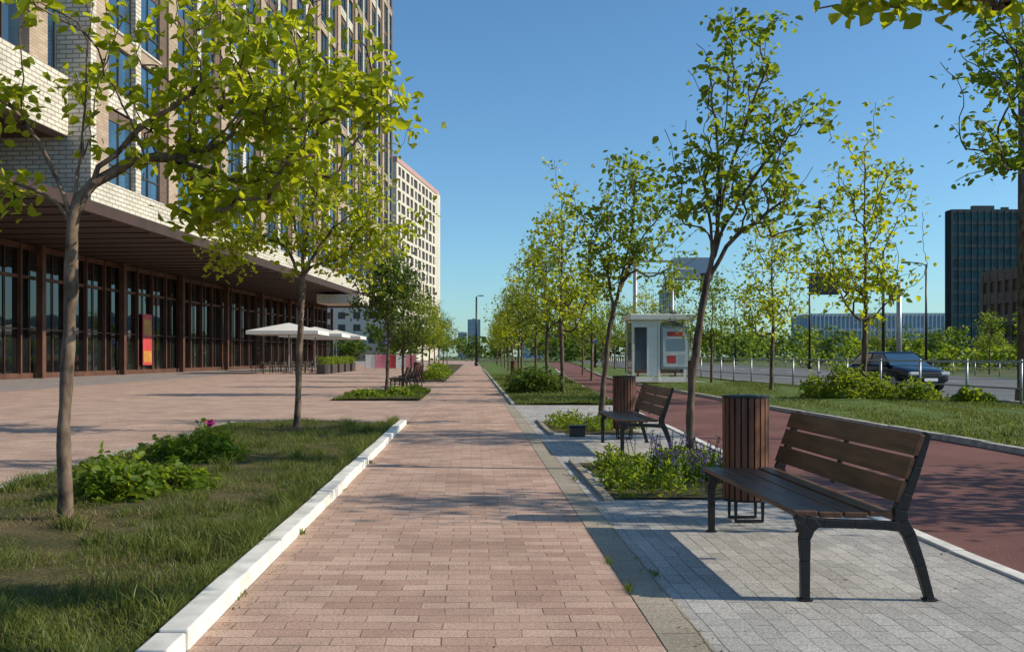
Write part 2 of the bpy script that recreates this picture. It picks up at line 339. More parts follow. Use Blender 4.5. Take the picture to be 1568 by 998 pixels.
def tree_meshes(name,seed,trunk,r0,crowns,ntips,lpt,size,leaf,bark,clear,spread=.11,droop=.35,wid=1.0,limbs=()):
    rg=np.random.default_rng(seed)
    tk=np.array(trunk,float); L=np.concatenate([[0],np.cumsum(np.linalg.norm(np.diff(tk,axis=0),axis=1))])
    s=np.arange(0,L[-1],.14); T=np.stack([np.interp(s,L,tk[:,i]) for i in range(3)],1)
    for _ in range(3): T[1:-1]=(T[:-2]+T[1:-1]*2+T[2:])/4
    T[1:,:2]+=np.cumsum(rg.normal(0,.006,(len(T)-1,2)),0)
    nodes=[p for p in T]; par=[-1]+list(range(len(T)-1)); chains=[list(range(len(T)))]
    def add_chain(j,p):
        D=p-nodes[j]; dj=np.linalg.norm(D)
        pd=nodes[j]-nodes[par[j]] if par[j]>=0 else np.array([0,0,.1]); pd=pd/(np.linalg.norm(pd)+1e-9)
        c1=nodes[j]+pd*dj*.22+np.array([0,0,.14*dj])+D*.14
        m=max(3,int(dj/.13)); ts=np.linspace(0,1,m+1)[1:]; ch=[j]
        for t in ts:
            q=(1-t)**2*nodes[j]+2*t*(1-t)*c1+t*t*p+(rg.normal(0,.014,3) if t<1 else 0)
            nodes.append(q); par.append(ch[-1]); ch.append(len(nodes)-1)
        chains.append(ch); return ch
    for (zb,tip) in limbs:
        j=int(np.argmin(np.abs(T[:,2]-zb))); add_chain(j,np.array(tip,float))
    cnt=np.array([c[6] for c in crowns],float) if len(crowns[0])>6 else np.array([c[3]*c[4]*c[5] for c in crowns])
    cnt=np.maximum(1,(ntips*cnt/cnt.sum()).astype(int))
    A=[]
    for c,k in zip(crowns,cnt):
        q=rg.normal(0,1,(k,3)); q/=np.linalg.norm(q,axis=1,keepdims=True); q*=rg.uniform(.12,1,(k,1))**.42
        q*=1+.2*rg.normal(0,1,(k,1))
        A.append(np.array(c[:3])+q*np.array(c[3:6]))
    A=np.concatenate(A)
    dmin=np.array([np.min(np.linalg.norm(np.array(nodes)-a,axis=1)) for a in A]); A=A[np.argsort(dmin)]
    tips=[]
    for p in A:
        Nn=np.array(nodes); D=p-Nn; dist=np.linalg.norm(D,axis=1)+1e-6
        cost=dist*(1.3-.75*D[:,2]/dist); cost[Nn[:,2]<clear]=1e9
        j=int(np.argmin(cost))
        if dist[j]<.05: continue
        tips.append(add_chain(j,p))
    n=len(nodes); w=np.zeros(n)
    for ch in tips: w[ch[-1]]+=1
    for i in range(n-1,0,-1): w[par[i]]+=w[i]
    w=np.maximum(w,.6); tot=w[0]
    rad=r0*(w/tot)**.48; rad=np.maximum(rad,.0038)
    Nn=np.array(nodes); nt_=len(T)
    hz=Nn[:nt_,2]; rad[:nt_]*=1-.12*np.clip(hz/3,0,1)
    rad[:nt_]*=1+.45*np.exp(-np.clip(hz,0,9)/.10)
    rad[:nt_]*=1+.07*np.sin(hz*9+seed)+.06*rg.normal(0,1,nt_)
    VV=[];FF=[];o=0
    for ci,ch in enumerate(chains):
        pts=Nn[ch]; rr=rad[ch].copy()
        if ci>0: rr[0]=min(rr[0],rr[1]*1.25)
        V,F=tube(pts,rr,12 if ci==0 else (7 if rr[0]>.012 else 4)); VV.append(V);FF.append(F+o);o+=len(V)
    wood=mesh_np(name+"_wood",np.concatenate(VV),[np.concatenate(FF)],[bark],smooth=True)
    P=[]
    for ch in tips:
        pts=Nn[ch]; k=max(2,int(lpt*rg.choice([.25,.7,1.2,1.9])))
        t=rg.beta(2.4,1.0,k)*(len(pts)-1); i=np.clip(t.astype(int),0,len(pts)-2); fr=(t-i)[:,None]
        P.append(pts[i]*(1-fr)+pts[i+1]*fr+rg.normal(0,spread,(k,3))*np.array([1,1,.75]))
    P=np.concatenate(P)
    V,F=leaf_arrays(P,size,rg,droop,wid)
    lv=mesh_np(name+"_foliage",V,[F],[leaf])
    return wood,lv
def place_tree(kind,meshes,loc=(0,0,0),rz=0,sc=1.0):
    e=empty(kind,loc,rz); e.scale=(sc,sc,sc)
    for m,nm in zip(meshes,("trunk_and_branches","foliage")):
        link(bpy.data.objects.new(nm,m),e)
    return e
mt=tree_meshes("t_l1",11,[(0,0,0),(-.03,.0,.7),(-.01,.02,1.4),(.05,.0,2.0),(.07,0,2.3),(.12,.05,3.0),(.16,.1,3.9)],.050,
  [(.0,.1,3.6,.8,1.0,1.1,38),(1.35,.3,3.45,.85,.75,.8,110),(.85,.2,3.0,.6,.6,.5,36),(-.5,0,2.45,.4,.4,.22,14),(1.05,.25,2.40,.55,.4,.25,30),(-.6,0,3.4,.55,.6,.8,24),(2.05,.3,3.15,.38,.4,.5,26),(1.6,.3,2.65,.45,.4,.25,18)],
  300,12,.092,M['leafY'],M['barkL'],2.0,.085,limbs=((2.15,(-.62,.05,3.2)),(2.1,(1.0,.2,3.2)),(2.4,(.45,-.1,3.6)),(2.05,(-.45,-.2,2.5)),(2.25,(.75,.3,2.7))))
place_tree("linden_tree",mt,(-2.94,6.84,.03))
mt=tree_meshes("t_l2",12,[(0,0,0),(.02,0,.8),(.06,0,1.6),(.1,0,2.4),(.12,0,3.3),(.1,.1,4.6)],.054,
  [(.05,0,3.75,1.85,1.5,1.1,170),(.1,.1,5.2,1.4,1.3,1.3,100),(-1.0,0,2.95,.8,.7,.4,35),(1.15,0,2.95,.8,.7,.5,40)],340,16,.105,M['leafY'],M['barkL'],2.3,.12,
  limbs=((2.4,(1.1,.2,3.7)),(2.35,(-1.0,-.2,3.6)),(2.7,(.6,-.5,4.4)),(2.6,(-.6,.5,4.5))))
place_tree("linden_tree",mt,(-2.9,15.6,.03))
mt=tree_meshes("t_l3",13,[(0,0,0),(.02,0,1.),(.03,0,2.0),(0,0,3.6)],.055,[(0,0,3.4,1.05,1.0,1.35)],170,18,.12,M['leafD'],M['bark'],1.9,.16)
place_tree("linden_tree",mt,(-2.75,30,.03))
mt=tree_meshes("t_r1",21,[(0,0,0),(-.02,0,.5),(.02,.0,1.1),(.10,0,1.7),(.28,0,2.5),(.36,0,3.3),(.42,0,4.4)],.043,
  [(.55,.1,3.55,.82,.7,.8,95),(.5,.1,4.5,.5,.5,.55,50),(.95,.1,3.0,.6,.5,.5,34),(.05,0,3.1,.45,.5,.55,26),(1.15,0,3.9,.4,.35,.5,20)],200,10,.088,M['leafM'],M['bark'],2.0,.07,
  limbs=((2.15,(1.05,.1,3.6)),(2.3,(.0,.1,3.5)),(2.5,(.75,-.2,4.3)),(2.7,(.25,.3,4.4)),(2.0,(.95,0,2.9))))
place_tree("linden_tree",mt,(2.39,10.3,.0))
mt=tree_meshes("t_r2",22,[(0,0,0),(.05,0,.9),(.12,0,1.7),(.3,0,2.5),(.5,0,3.3),(.6,0,4.5)],.052,
  [(.75,0,3.6,1.15,1.0,1.05,140),(.0,0,3.2,.7,.7,.7,40),(.6,0,4.5,.6,.6,.6,36),(1.5,0,2.7,.4,.5,.4,12)],200,11,.108,M['leafM'],M['bark'],1.7,.10,
  limbs=((1.3,(.75,.1,3.4)),(1.9,(-.1,.1,3.3)),(2.3,(1.2,-.2,4.0))))
place_tree("linden_tree",mt,(2.36,17.4,.0))
mt=tree_meshes("t_r0",23,[(0,0,0),(0,0,1.2),(-.03,.03,2.2),(-.05,.1,3.2),(-.05,.15,4.4)],.055,
  [(-.1,.2,4.0,1.15,1.0,1.0,140),(-1.3,.95,2.88,.36,.3,.09,12),(-.8,1.05,2.88,.3,.3,.10,12),(-.1,1.0,3.0,.5,.4,.2,22)],200,9,.088,M['leafY'],M['barkL'],2.2,.06)
place_tree("linden_tree",mt,(3.15,3.3,0))
mt=tree_meshes("t_r9",24,[(0,0,0),(.02,0,1.5),(0,0,3.0),(-.1,0,4.2),(-.1,0,6.2)],.08,
  [(-.1,0,5.3,1.65,1.5,1.35,150),(-.3,0,6.6,1.2,1.2,.9,60),(-1.1,0,4.2,.7,.7,.4,20),(.9,.2,4.3,.7,.7,.5,20)],230,14,.12,M['leafM'],M['bark'],2.8,.13)
place_tree("maple_tree",mt,(8.85,14.0,.03))
gen=[]
for i,(lf,ht) in enumerate((('leafM',7.2),('leafY',6.6),('leafM',6.2),('leafD',6.0))):
    gen.append(tree_meshes("t_g%d"%i,40+i,[(0,0,0),(.03,.02,1.2),(-.03,.05,2.4),(.05,0,3.6),(.0,0,ht-.8)],.068,
      [(0,0,ht*.56,1.6,1.5,ht*.25,110),(.1,0,ht*.8,1.0,.95,ht*.17,55),(-.8,.3,ht*.43,.9,.8,.6,30),(.9,-.2,ht*.46,.9,.8,.7,30)],190,11,.135,M[lf],M['bark'],1.8,.15))
rr=random.Random(3)
for x,y,g,s in ((2.85,30,1,1.06),(2.95,37.5,2,1.05),(3.0,45,0,.95),(2.5,52,1,1.0),(3.1,60,2,1.0),(2.9,69,0,.95),(3.0,80,1,1.),(3.1,92,2,1),(3.2,106,0,1),(3.2,122,1,1),(3.5,140,3,1.1),
                (-2.8,38,3,.78),(-3.0,46,0,.75),(-2.9,55,2,.85),(-3.0,65,1,.85),(-3.1,77,0,.85),(-3.2,90,2,.9),(-3.3,106,3,1),(-3.4,125,0,1),
                (10.6,25.7,1,1.15),(10.3,32.7,1,1.0),(10.2,40.5,2,.86),(10.4,49,0,.9),(10.6,58,1,.9),(11,68,2,.9),(12,80,0,.95),(13,95,1,1),
                (8.7,7.3,0,.86),(10.0,8.9,2,.85),(15,-1,2,1.0),(5.9,47,2,.95),(7.2,62,0,.9)):  # second tree is out of view, added to thicken the path's dappled shadow
    place_tree("maple_tree",gen[g],(x,y,.02),rr.uniform(0,6.28),s)
def shrub(name,blobs,n,size,mat,seed,wid=1.0):
    rg=np.random.default_rng(seed); P=[]
    vol=np.array([b[3]*b[4]+b[5]*b[3] for b in blobs]); cnt=(n*vol/vol.sum()).astype(int)
    for b,k in zip(blobs,cnt):
        q=rg.normal(0,1,(k,3)); q/=np.linalg.norm(q,axis=1,keepdims=True); q[:,2]=np.abs(q[:,2])
        lump=1+.25*np.sin(q[:,0:1]*7+seed)*np.sin(q[:,1:2]*6)+.16*np.sin(q[:,2:3]*11+q[:,0:1]*5)
        q*=lump*rg.uniform(.3,1.05,(k,1))**.45
        P.append(np.array(b[:3])+q*np.array(b[3:6]))
    P=np.concatenate(P); V,F=leaf_arrays(P,size,rg,.0,wid,.5)
    e=empty(name)
    link(bpy.data.objects.new("foliage",mesh_np(name+"_leaves",V,[F],[mat])),e)
    VV=[];FF=[];o=0
    for b in blobs:
        for i in range(7):
            a=rg.uniform(0,6.28); tip=np.array([b[0]+b[3]*.6*math.cos(a),b[1]+b[4]*.6*math.sin(a),b[2]+b[5]*rg.uniform(.5,.85)])
            base=np.array([b[0]+.05*math.cos(a),b[1]+.05*math.sin(a),b[2]-.02])
            pts=[base,base*.6+tip*.4+np.array([0,0,.05]),tip]; v,f=tube(pts,[.008,.006,.003],4); VV.append(v);FF.append(f+o);o+=len(v)
    link(bpy.data.objects.new("stems",mesh_np(name+"_stems",np.concatenate(VV),[np.concatenate(FF)],[M['bark']])),e)
    return e
shrub("peony_bush",[(-2.95,7.9,.03,.36,.33,.34),(-2.6,8.4,.03,.28,.28,.26),(-3.25,8.6,.03,.33,.3,.3)],1900,.085,M['leafM'],3,wid=.8)
e=shrub("peony_bush",[(-2.95,10.7,.03,.33,.3,.42),(-3.5,10.9,.03,.3,.3,.25)],1300,.085,M['leafM'],4,wid=.8)
rg=np.random.default_rng(9)
P=np.array([-2.9,10.5,.48])+rg.normal(0,.016,(30,3)); V,F=leaf_arrays(P,.05,rg,-.6,1.3)
link(bpy.data.objects.new("flower_head",mesh_np("petals",V,[F],[M['flower']])),e)
shrub("shrub",[(2.1,30,.02,.65,.6,.85),(1.6,31,.02,.5,.5,.6)],2600,.11,M['leafD'],5)
shrub("shrub",[(1.9,37,.02,.6,.6,.7)],1200,.12,M['leafD'],6)
shrub("shrub",[(10.0,25.5,.02,.65,.6,1.0),(10.9,26,.02,.7,.6,.8),(11.8,25.2,.02,.6,.5,.6),(9.5,26.3,.02,.4,.5,.7)],4200,.13,M['leafM'],7,wid=.6)
shrub("shrub",[(12.6,24,.02,.4,.4,.42),(13.1,24.3,.02,.3,.35,.3)],1200,.10,M['leafM'],8)
shrub("shrub",[(-2.0,50,.02,.6,1.5,.7),(-2.0,56,.02,.6,1.8,.8),(-2.2,64,.02,.7,2,.7)],2600,.16,M['leafM'],10)
shrub("shrub",[(-3.1,27.5,.02,.6,.5,.25),(-2.2,28.5,.02,.5,.6,.3),(-1.9,31,.02,.4,.6,.3)],1800,.10,M['leafM'],14)
def plant_bed(name,x0,x1,y0,y1,n,h,seed,spikes):
    rg=np.random.default_rng(seed); e=empty(name)
    nc=34; cx=rg.uniform(x0+.12,x1-.12,nc); cy=rg.uniform(y0+.12,y1-.12,nc); ch=rg.uniform(.4,1.2,nc)*h
    k=rg.integers(0,nc,n); a=rg.uniform(0,6.28,n); r=np.abs(rg.normal(0,.12,n))
    P=np.stack([cx[k]+r*np.cos(a),cy[k]+r*np.sin(a),.01+ch[k]*rg.uniform(.05,1,n)*np.exp(-(r/.24)**2)],1)
    P[:,0]=np.clip(P[:,0],x0+.0,x1); P[:,1]=np.clip(P[:,1],y0+.02,y1)
    V,F=leaf_arrays(P,.065,rg,-.5,.55,.3)
    link(bpy.data.objects.new("foliage",mesh_np(name+"_f",V,[F],[M['leafM']])),e)
    VV=[];FF=[];o=0;FP=[]
    for i in range(spikes):
        b=np.array([rg.uniform(x0+.5,x1-.1),rg.uniform(y0+.1,y1-.1),.03]); t=b+np.array([rg.normal(0,.06),rg.normal(0,.06),h*rg.uniform(1.0,1.8)])
        v,f=tube([b,(b+t)/2,t],[.004,.004,.003],4); VV.append(v);FF.append(f+o);o+=len(v)
        for j in range(16): FP.append(t-np.array([0,0,1])*rg.uniform(0,.12)+rg.normal(0,.01,3))
    link(bpy.data.objects.new("stems",mesh_np(name+"_s",np.concatenate(VV),[np.concatenate(FF)],[M['leafD']])),e)
    V,F=leaf_arrays(np.array(FP),.022,rg,-.2,1)
    link(bpy.data.objects.new("flower_spikes",mesh_np(name+"_p",V,[F],[M['lav']])),e)
plant_bed("flower_bed",1.24,2.72,8.2,10.95,4600,.22,31,80)
plant_bed("flower_bed",1.32,2.9,15,18,2200,.18,32,25)
def grass(name,n,sampler,h,w,mat,seed):
    rg=np.random.default_rng(seed); P=sampler(rg,n); n=len(P)
    clump=.75+.5*np.sin(P[:,0]*5+1.3*np.sin(P[:,1]*3))*np.sin(P[:,1]*4.3+P[:,0]*2)
    a=rg.uniform(0,6.28,n); hh=h*rg.uniform(.45,1.5,n)*np.clip(clump,.35,1.25); le=rg.normal(0,.5,(n,2))
    dx=np.stack([np.cos(a),np.sin(a),0*a],1)*w/2
    mid=P+np.stack([le[:,0]*hh*.3,le[:,1]*hh*.3,hh*.55],1); tip=P+np.stack([le[:,0]*hh,le[:,1]*hh,hh*.95],1)
    V=np.stack([P-dx,P+dx,mid+dx*.8,mid-dx*.8,tip],1).reshape(-1,3)
    b=(np.arange(n)*5)[:,None]
    return link(bpy.data.objects.new(name,mesh_np(name,V,[b+np.array([[0,1,2,3]]),b+np.array([[3,2,4]])],[mat])))
tr=[(-2.94,6.84),(-2.9,15.6)]
def s_left(rg,n):
    y=3.2+(17.3-3.2)*rg.random(n)**1.7; x=rg.uniform(-4.35,-1.33,n)
    d=np.min([np.hypot(x-t[0]-.12,(y-t[1])*.8) for t in tr],0)
    keep=(rg.random(n)<np.clip((d-.2)/.6,.04,1))&(rg.random(n)<.5+.55*np.sin(x*3+1)*np.sin(y*2.1)+.25)
    return np.stack([x,y,np.full(n,.03)],1)[keep]
grass("grass",150000,s_left,.078,.006,M['grass'],1)
def s_dry(rg,n):
    t=np.array(tr)[rg.integers(0,2,n)]; r=np.abs(rg.normal(0,.5,n)); a=rg.uniform(0,6.28,n)
    return np.stack([np.clip(t[:,0]+.25+r*np.cos(a),-4.3,-1.36),t[:,1]+r*np.sin(a),np.full(n,.03)],1)
grass("dry_grass",16000,s_dry,.055,.005,M['dry'],2)
def s_dry2(rg,n):
    y=3.2+14*rg.random(n)**1.6; return np.stack([rg.uniform(-4.3,-1.36,n),y,np.full(n,.03)],1)
grass("dry_grass",18000,s_dry2,.05,.005,M['dry'],12)
def s_edge(rg,n):
    y=3.3+14*rg.random(n)**1.5; return np.stack([-1.36-np.abs(rg.normal(0,.05,n)),y,np.full(n,.03)],1)
grass("tall_grass",8000,s_edge,.13,.006,M['grass'],3)
def s_tuft(rg,n):
    c=np.stack([rg.uniform(-4.2,-1.5,60),3.4+13*rg.random(60)**1.4],1); k=rg.integers(0,60,n)
    return np.stack([c[k,0]+rg.normal(0,.05,n),c[k,1]+rg.normal(0,.05,n),np.full(n,.03)],1)
grass("tall_grass",5500,s_tuft,.16,.007,M['grass'],13)
def s_right(rg,n):
    y=9+(42-9)*rg.random(n)**1.3; x=7.15+rg.random(n)*6.2; return np.stack([x,y,np.full(n,.05)],1)
grass("grass",80000,s_right,.07,.017,M['grass'],4)
def s_mid(rg,n):
    y=24+(60-24)*rg.random(n)**1.4; lx=np.interp(y,[p[1] for p in laneL],[p[0] for p in laneL])-.12
    return np.stack([1.08+(lx-1.08)*rg.random(n),y,np.full(n,.03)],1)
grass("grass",28000,s_mid,.09,.024,M['grass'],5)
def s_l2(rg,n):
    return np.stack([rg.uniform(-3.95,-1.45,n),rg.uniform(26.6,33,n),np.full(n,.02)],1)
grass("grass",12000,s_l2,.09,.018,M['grass'],6)
def s_weeds(rg,n):
    c=np.array([(.825,5.0),(.823,5.7),(-1.19,4.9),(-1.19,6.6),(-1.19,8.8),(1.02,9.5),(-1.19,11.),(1.03,5.4)])
    k=rg.integers(0,len(c),n); return np.stack([c[k,0]+rg.normal(0,.012,n),c[k,1]+rg.normal(0,.05,n),np.zeros(n)],1)
grass("weeds",260,s_weeds,.035,.006,M['grass'],7)
rg=np.random.default_rng(77); n=420
P=np.stack([rg.uniform(-1.15,3.0,n),3.5+rg.random(n)**1.5*16,np.full(n,.006)],1)
P[:200,0]=np.where(rg.random(200)<.5,-1.18+np.abs(rg.normal(0,.05,200)),1.0+rg.normal(0,.06,200))
V,F=leaf_arrays(P,.018,rg,0,1.0,6); V[:,2]=np.clip(V[:,2],.005,.02)
link(bpy.data.objects.new("fallen_leaf_litter",mesh_np("litter",V,[F],[M['dry']])))
def belt(name,items,size,mat,seed):
    rg=np.random.default_rng(seed);P=[]
    for x,y,r,h in items:
        for _ in range(7):
            c=np.array([x+rg.normal(0,r*.5),y+rg.normal(0,r*.5),h*rg.uniform(.35,.85)]); q=rg.normal(0,1,(30,3)); q/=np.linalg.norm(q,axis=1,keepdims=True)
            P.append(c+q*np.array([r*.5,r*.5,h*.2])*rg.uniform(.5,1,(30,1)))
        P.append(np.stack([x+rg.normal(0,r*.6,40),y+rg.normal(0,r*.6,40),h*.4*rg.random(40)],1))
    P=np.concatenate(P); V,F=leaf_arrays(P,size,rg,0,1.3)
    return link(bpy.data.objects.new(name,mesh_np(name,V,[F],[mat])))
rb=random.Random(8)
belt("roadside_tree_belt",[(34+rb.uniform(0,55),62+rb.uniform(0,75),rb.uniform(.8,1.9),rb.choice([1.5,2.2,3.2,4.6,5.6])) for _ in range(80)],.34,M['leafM'],51)
belt("distant_tree_belt",[(rb.uniform(-45,170),rb.uniform(190,300),rb.uniform(4,7),rb.uniform(5,9.5)) for _ in range(95)],.95,M['leafD'],52)
belt("distant_tree_belt",[(60+rb.uniform(0,40),88+rb.uniform(0,26),rb.uniform(2,3.6),rb.uniform(4.5,8)) for _ in range(22)],.5,M['leafD'],53)
for x,y,g,s in ((33.5,52,1,.75),(36,66,2,.8),(35,82,0,.8),(40,60,3,.8),(45,75,1,.9),(52,84,3,1.1)):
    place_tree("maple_tree",gen[g],(x,y,-.04),rr.uniform(0,6.28),s)
# ---------------------------------------------------------------- street furniture
def bench(loc,rz=0):
    e=empty("park_bench",loc,rz); Ln=1.93
    mb=MB()
    for y in (0.0,Ln-.045):
        y1=y+.045
        mb.bar([(0.0,0),(0.0,.20),(-.003,.31),(.015,.37),(.06,.40)],[.042,.045,.055,.07,.05],y,y1)
        mb.bar([(-.05,.425),(.0,.40),(.09,.392),(.25,.385),(.40,.38),(.47,.375)],[.03,.05,.045,.04,.045,.05],y+.001,y1-.001)
        mb.bar([(.635,0),(.585,.18),(.53,.33),(.485,.40),(.485,.46),(.52,.54),(.57,.68),(.625,.85)],[.042,.05,.062,.075,.07,.05,.042,.032],y+.002,y1-.002)
        mb.box(-.035,.035,y-.008,y1+.008,0,.008); mb.box(.60,.67,y-.008,y1+.008,0,.008)
    mb.bar([(.50,.47),(.565,.66),(.615,.82)],.02,Ln/2-.02,Ln/2+.02)
    mb.bar([(.0,.405),(.46,.385)],.02,Ln/2-.02,Ln/2+.02)
    mb.obj("cast_iron_frames",[M['iron']],e,.006)
    mb=MB()
    for i in range(4):
        u=-.055+i*.128; z=.43-.012*math.sin(math.pi*(i+.5)/4)
        mb.box(u,u+.116,.012,Ln-.012,z,z+.028)
    mb.obj("seat_slats",[M['wood']],e,.005)
    mb=MB()
    d=Vector((.135,.375)).normalized(); nrm=Vector((-d.y,d.x))
    for i in range(3):
        a=Vector((.478,.492))+d*(i*.127); b=a+d*.113; t=nrm*.028
        mb.poly([tuple(a),tuple(b),tuple(b+t),tuple(a+t)],-.004 if i==2 else .004,Ln+.004 if i==2 else Ln-.004)
    mb.obj("backrest_slats",[M['wood']],e,.004)
    return e
bench((1.69,4.8,0)); bench((1.85,11.7,0),R(-.5))
bench((-2.95,34,0)); bench((-2.9,37.6,0)); bench((-2.85,41.2,0))
def bin_(loc,rz=0):
    e=empty("litter_bin",loc,rz); mb=MB(); n=22
    for i in range(n):
        a=2*math.pi*(i+.5)/n; a0=a-math.pi/n*.74; a1=a+math.pi/n*.74
        rx,ry=.172,.145
        pts=[(rx*math.cos(a0),ry*math.sin(a0)),(rx*math.cos(a1),ry*math.sin(a1)),((rx-.02)*math.cos(a1),(ry-.02)*math.sin(a1)),((rx-.02)*math.cos(a0),(ry-.02)*math.sin(a0))]
        b=len(mb.v); mb.v+=[(p[0],p[1],.17) for p in pts]+[(p[0],p[1],.925) for p in pts]
        mb.f+=[(b+3,b+2,b+1,b),(b+4,b+5,b+6,b+7),(b,b+1,b+5,b+4),(b+1,b+2,b+6,b+5),(b+2,b+3,b+7,b+6),(b+3,b,b+4,b+7)]; mb.m+=[0]*6
    mb.obj("wood_slats",[M['woodR']],e)
    mb=MB()
    mb.cyl(0,0,.165,.915,1,1,24,0,True,.148,.120)
    for (a,b_) in ((.926,.945),(.155,.168)):
        mb.cyl(0,0,a,b_,1,1,24,0,True,.177,.150)
    mb.cyl(0,0,.945,.948,1,1,24,0,True,.12,.09)
    for y in (-.09,.09):
        mb.bar([(-.10,.16),(-.10,.012),(.10,.012),(.10,.16)],.024,y-.012,y+.012)
    mb.obj("liner_rim_and_stand",[M['iron']],e,.002)
    return e
bin_((2.06,7.15,0)); bin_((2.27,14.2,0)); bin_((2.4,56,0)); bin_((-2.6,44.3,0))
e=empty("ground_light",(1.62,14.7,.0)); mb=MB(); mb.box(-.12,.12,-.09,.09,0,.14); mb.obj("housing",[M['frame']],e,.012)
mb=MB(); mb.box(-.135,.135,-.105,.105,.143,.165); mb.obj("lid",[M['iron']],e,.006)
def shelter(loc):
    e=empty("bus_shelter",loc); mb=MB()
    mb.box(-.15,2.85,-.2,1.75,2.72,2.98); mb.obj("roof",[M['canvas']],e,.03)
    mb=MB()
    for x in (0,1.15,2.62):
        for y in (0,1.5): mb.box(x-.05,x+.05,y-.05,y+.05,0,2.72)
    mb.box(0,2.6,1.46,1.54,.25,.33); mb.box(0.05,1.1,-.03,.03,2.4,2.7); mb.box(.05,2.57,-.03,.03,.0,.2)
    mb.obj("posts",[M['canvas']],e,.008)
    mb=MB(); mb.box(-.01,.01,.06,1.44,.3,2.6); mb.box(.06,2.56,1.49,1.505,.35,2.65)
    mb.obj("glass_walls",[M['glassB']],e)
    mb=MB(); mb.box(.62,1.09,-.02,.02,.25,2.4); mb.obj("white_panel",[M['white']],e,.01)
    mb=MB(); mb.box(1.25,2.5,-.06,.02,.55,2.45); mb.obj("poster_frame",[M['gsteel']],e,.01)
    mb=MB(); mb.box(1.33,2.42,-.07,-.061,.65,2.35,0); mb.box(1.45,2.3,-.074,-.0705,1.35,1.9,1); mb.box(1.5,2.2,-.074,-.0705,2.0,2.2,2); mb.box(1.5,1.9,-.074,-.0705,.8,1.15,2); mb.box(2.0,2.3,-.074,-.0705,.75,1.2,3)
    mb.obj("poster",[M['poster'],M['blueg'],M['red'],M['haze']],e)
    mb=MB(); mb.box(.3,2.3,1.0,1.35,.42,.47); mb.box(.4,.46,1.1,1.3,0,.42); mb.box(2.1,2.16,1.1,1.3,0,.42); mb.obj("bench_seat",[M['woodR']],e,.005)
rect("shelter_pavement",6.9,10.2,41,45.5,.11,M['grey'])
shelter((7.1,42,.114))
bin_((9.3,40.2,.1))
def rail(name,pts,hs,post=2.0):
    e=empty(name); mb=MB()
    L=np.concatenate([[0],np.cumsum([math.dist(pts[i],pts[i+1]) for i in range(len(pts)-1)])])
    n=int(L[-1]/post); S=[]
    for i in range(n+1):
        s=i*post; S.append((np.interp(s,L,[p[0] for p in pts]),np.interp(s,L,[p[1] for p in pts])))
    for x,y in S: mb.cyl(x,y,0,hs[-1]+.06,.035,.035,8)
    mb.obj("posts",[M['gsteel']],e,0,True)
    VV=[];FF=[];o=0
    for h in hs:
        v,f=tube([(a,b,h) for a,b in S],[.026]*len(S),6); VV.append(v);FF.append(f+o);o+=len(v)
    link(bpy.data.objects.new("rails",mesh_np(name+"_r",np.concatenate(VV),[np.concatenate(FF)],[M['gsteel']],smooth=True)),e)
rail("pedestrian_railing",[(13.2,18),(13.2,24),(12.2,45),(13.1,70),(15.6,110)],[.45,1.1],2.4)
rail("guard_rail",[(32,30),(31.2,45),(32.2,70),(35,110)],[.5,.8],3)
def street_lamp(loc,h,r=.09,arm=1.5,adir=1):
    e=empty("street_lamp",loc); mb=MB(); mb.cyl(0,0,0,.5,r*1.5,r*1.5,12); mb.cyl(0,0,.5,h,r,r*.6,12); mb.obj("pole",[M['black']],e,0,True)
    mb=MB(); mb.bar([(0,h-.05),(adir*arm*.5,h+.12),(adir*arm,h+.15)],.07,-.03,.03); mb.box(min(adir*arm,adir*(arm+.6)),max(adir*arm,adir*(arm+.6)),-.12,.12,h+.08,h+.2); mb.obj("arm_and_head",[M['black']],e,.01)
street_lamp((.45,118,0),8.6,.16,.3); street_lamp((26,60,0),7.9,.11,.6,-1)
street_lamp((12.3,95,0),9,.12); street_lamp((32,90,0),9,.12,1.5,-1); street_lamp((36,130,0),9,.12,1.5,-1); street_lamp((33.5,70,0),8,.10,1.2,-1)
e=empty("utility_pole",(13.95,24,0)); mb=MB(); mb.cyl(0,0,0,9.2,.14,.11,14); mb.cyl(0,0,0,.4,.2,.18,14); mb.obj("concrete_pole",[M['bark']],e,0,True)
e=empty("traffic_sign_gantry",(27,60,0)); mb=MB(); mb.cyl(0,0,0,5.9,.17,.15,12); mb.obj("pole",[M['gsteel']],e,0,True)
mb=MB(); mb.box(-5.8,0,-.07,.07,5.5,5.64); mb.box(-5.8,0,-.07,.07,6.1,6.22); mb.obj("arm",[M['gsteel']],e)
mb=MB(); mb.box(-5.75,-3.85,-.22,-.1,5.1,6.5); mb.obj("sign_board",[M['black']],e,.03)
mb=MB(); mb.box(-.75,-.35,-.4,-.18,4.7,5.7); mb.obj("signal_head",[M['black']],e,.03)
e=empty("traffic_sign_gantry",(12.0,70,0)); mb=MB(); mb.cyl(0,0,0,8.4,.2,.15,12); mb.obj("pole",[M['gsteel']],e,0,True)
mb=MB(); mb.box(0,5.8,-.08,.08,8.15,8.3); mb.box(0,5.8,-.08,.08,7.3,7.42); mb.obj("arm",[M['gsteel']],e)
mb=MB(); mb.box(2.8,5.7,-.25,-.1,6.8,8.5); mb.obj("sign_board",[M['blueg']],e,.03)
mb=MB(); mb.box(3.0,5.5,-.26,-.252,6.95,7.05); mb.box(3.0,4.2,-.26,-.252,7.6,7.75); mb.obj("sign_lettering",[M['white']],e)
e=empty("traffic_light",(9.9,47,.05)); mb=MB(); mb.cyl(0,0,0,5.2,.09,.07,12); mb.bar([(0,5.0),(1.6,5.15)],.08,-.04,.04); mb.obj("pole",[M['gsteel']],e,0,True)
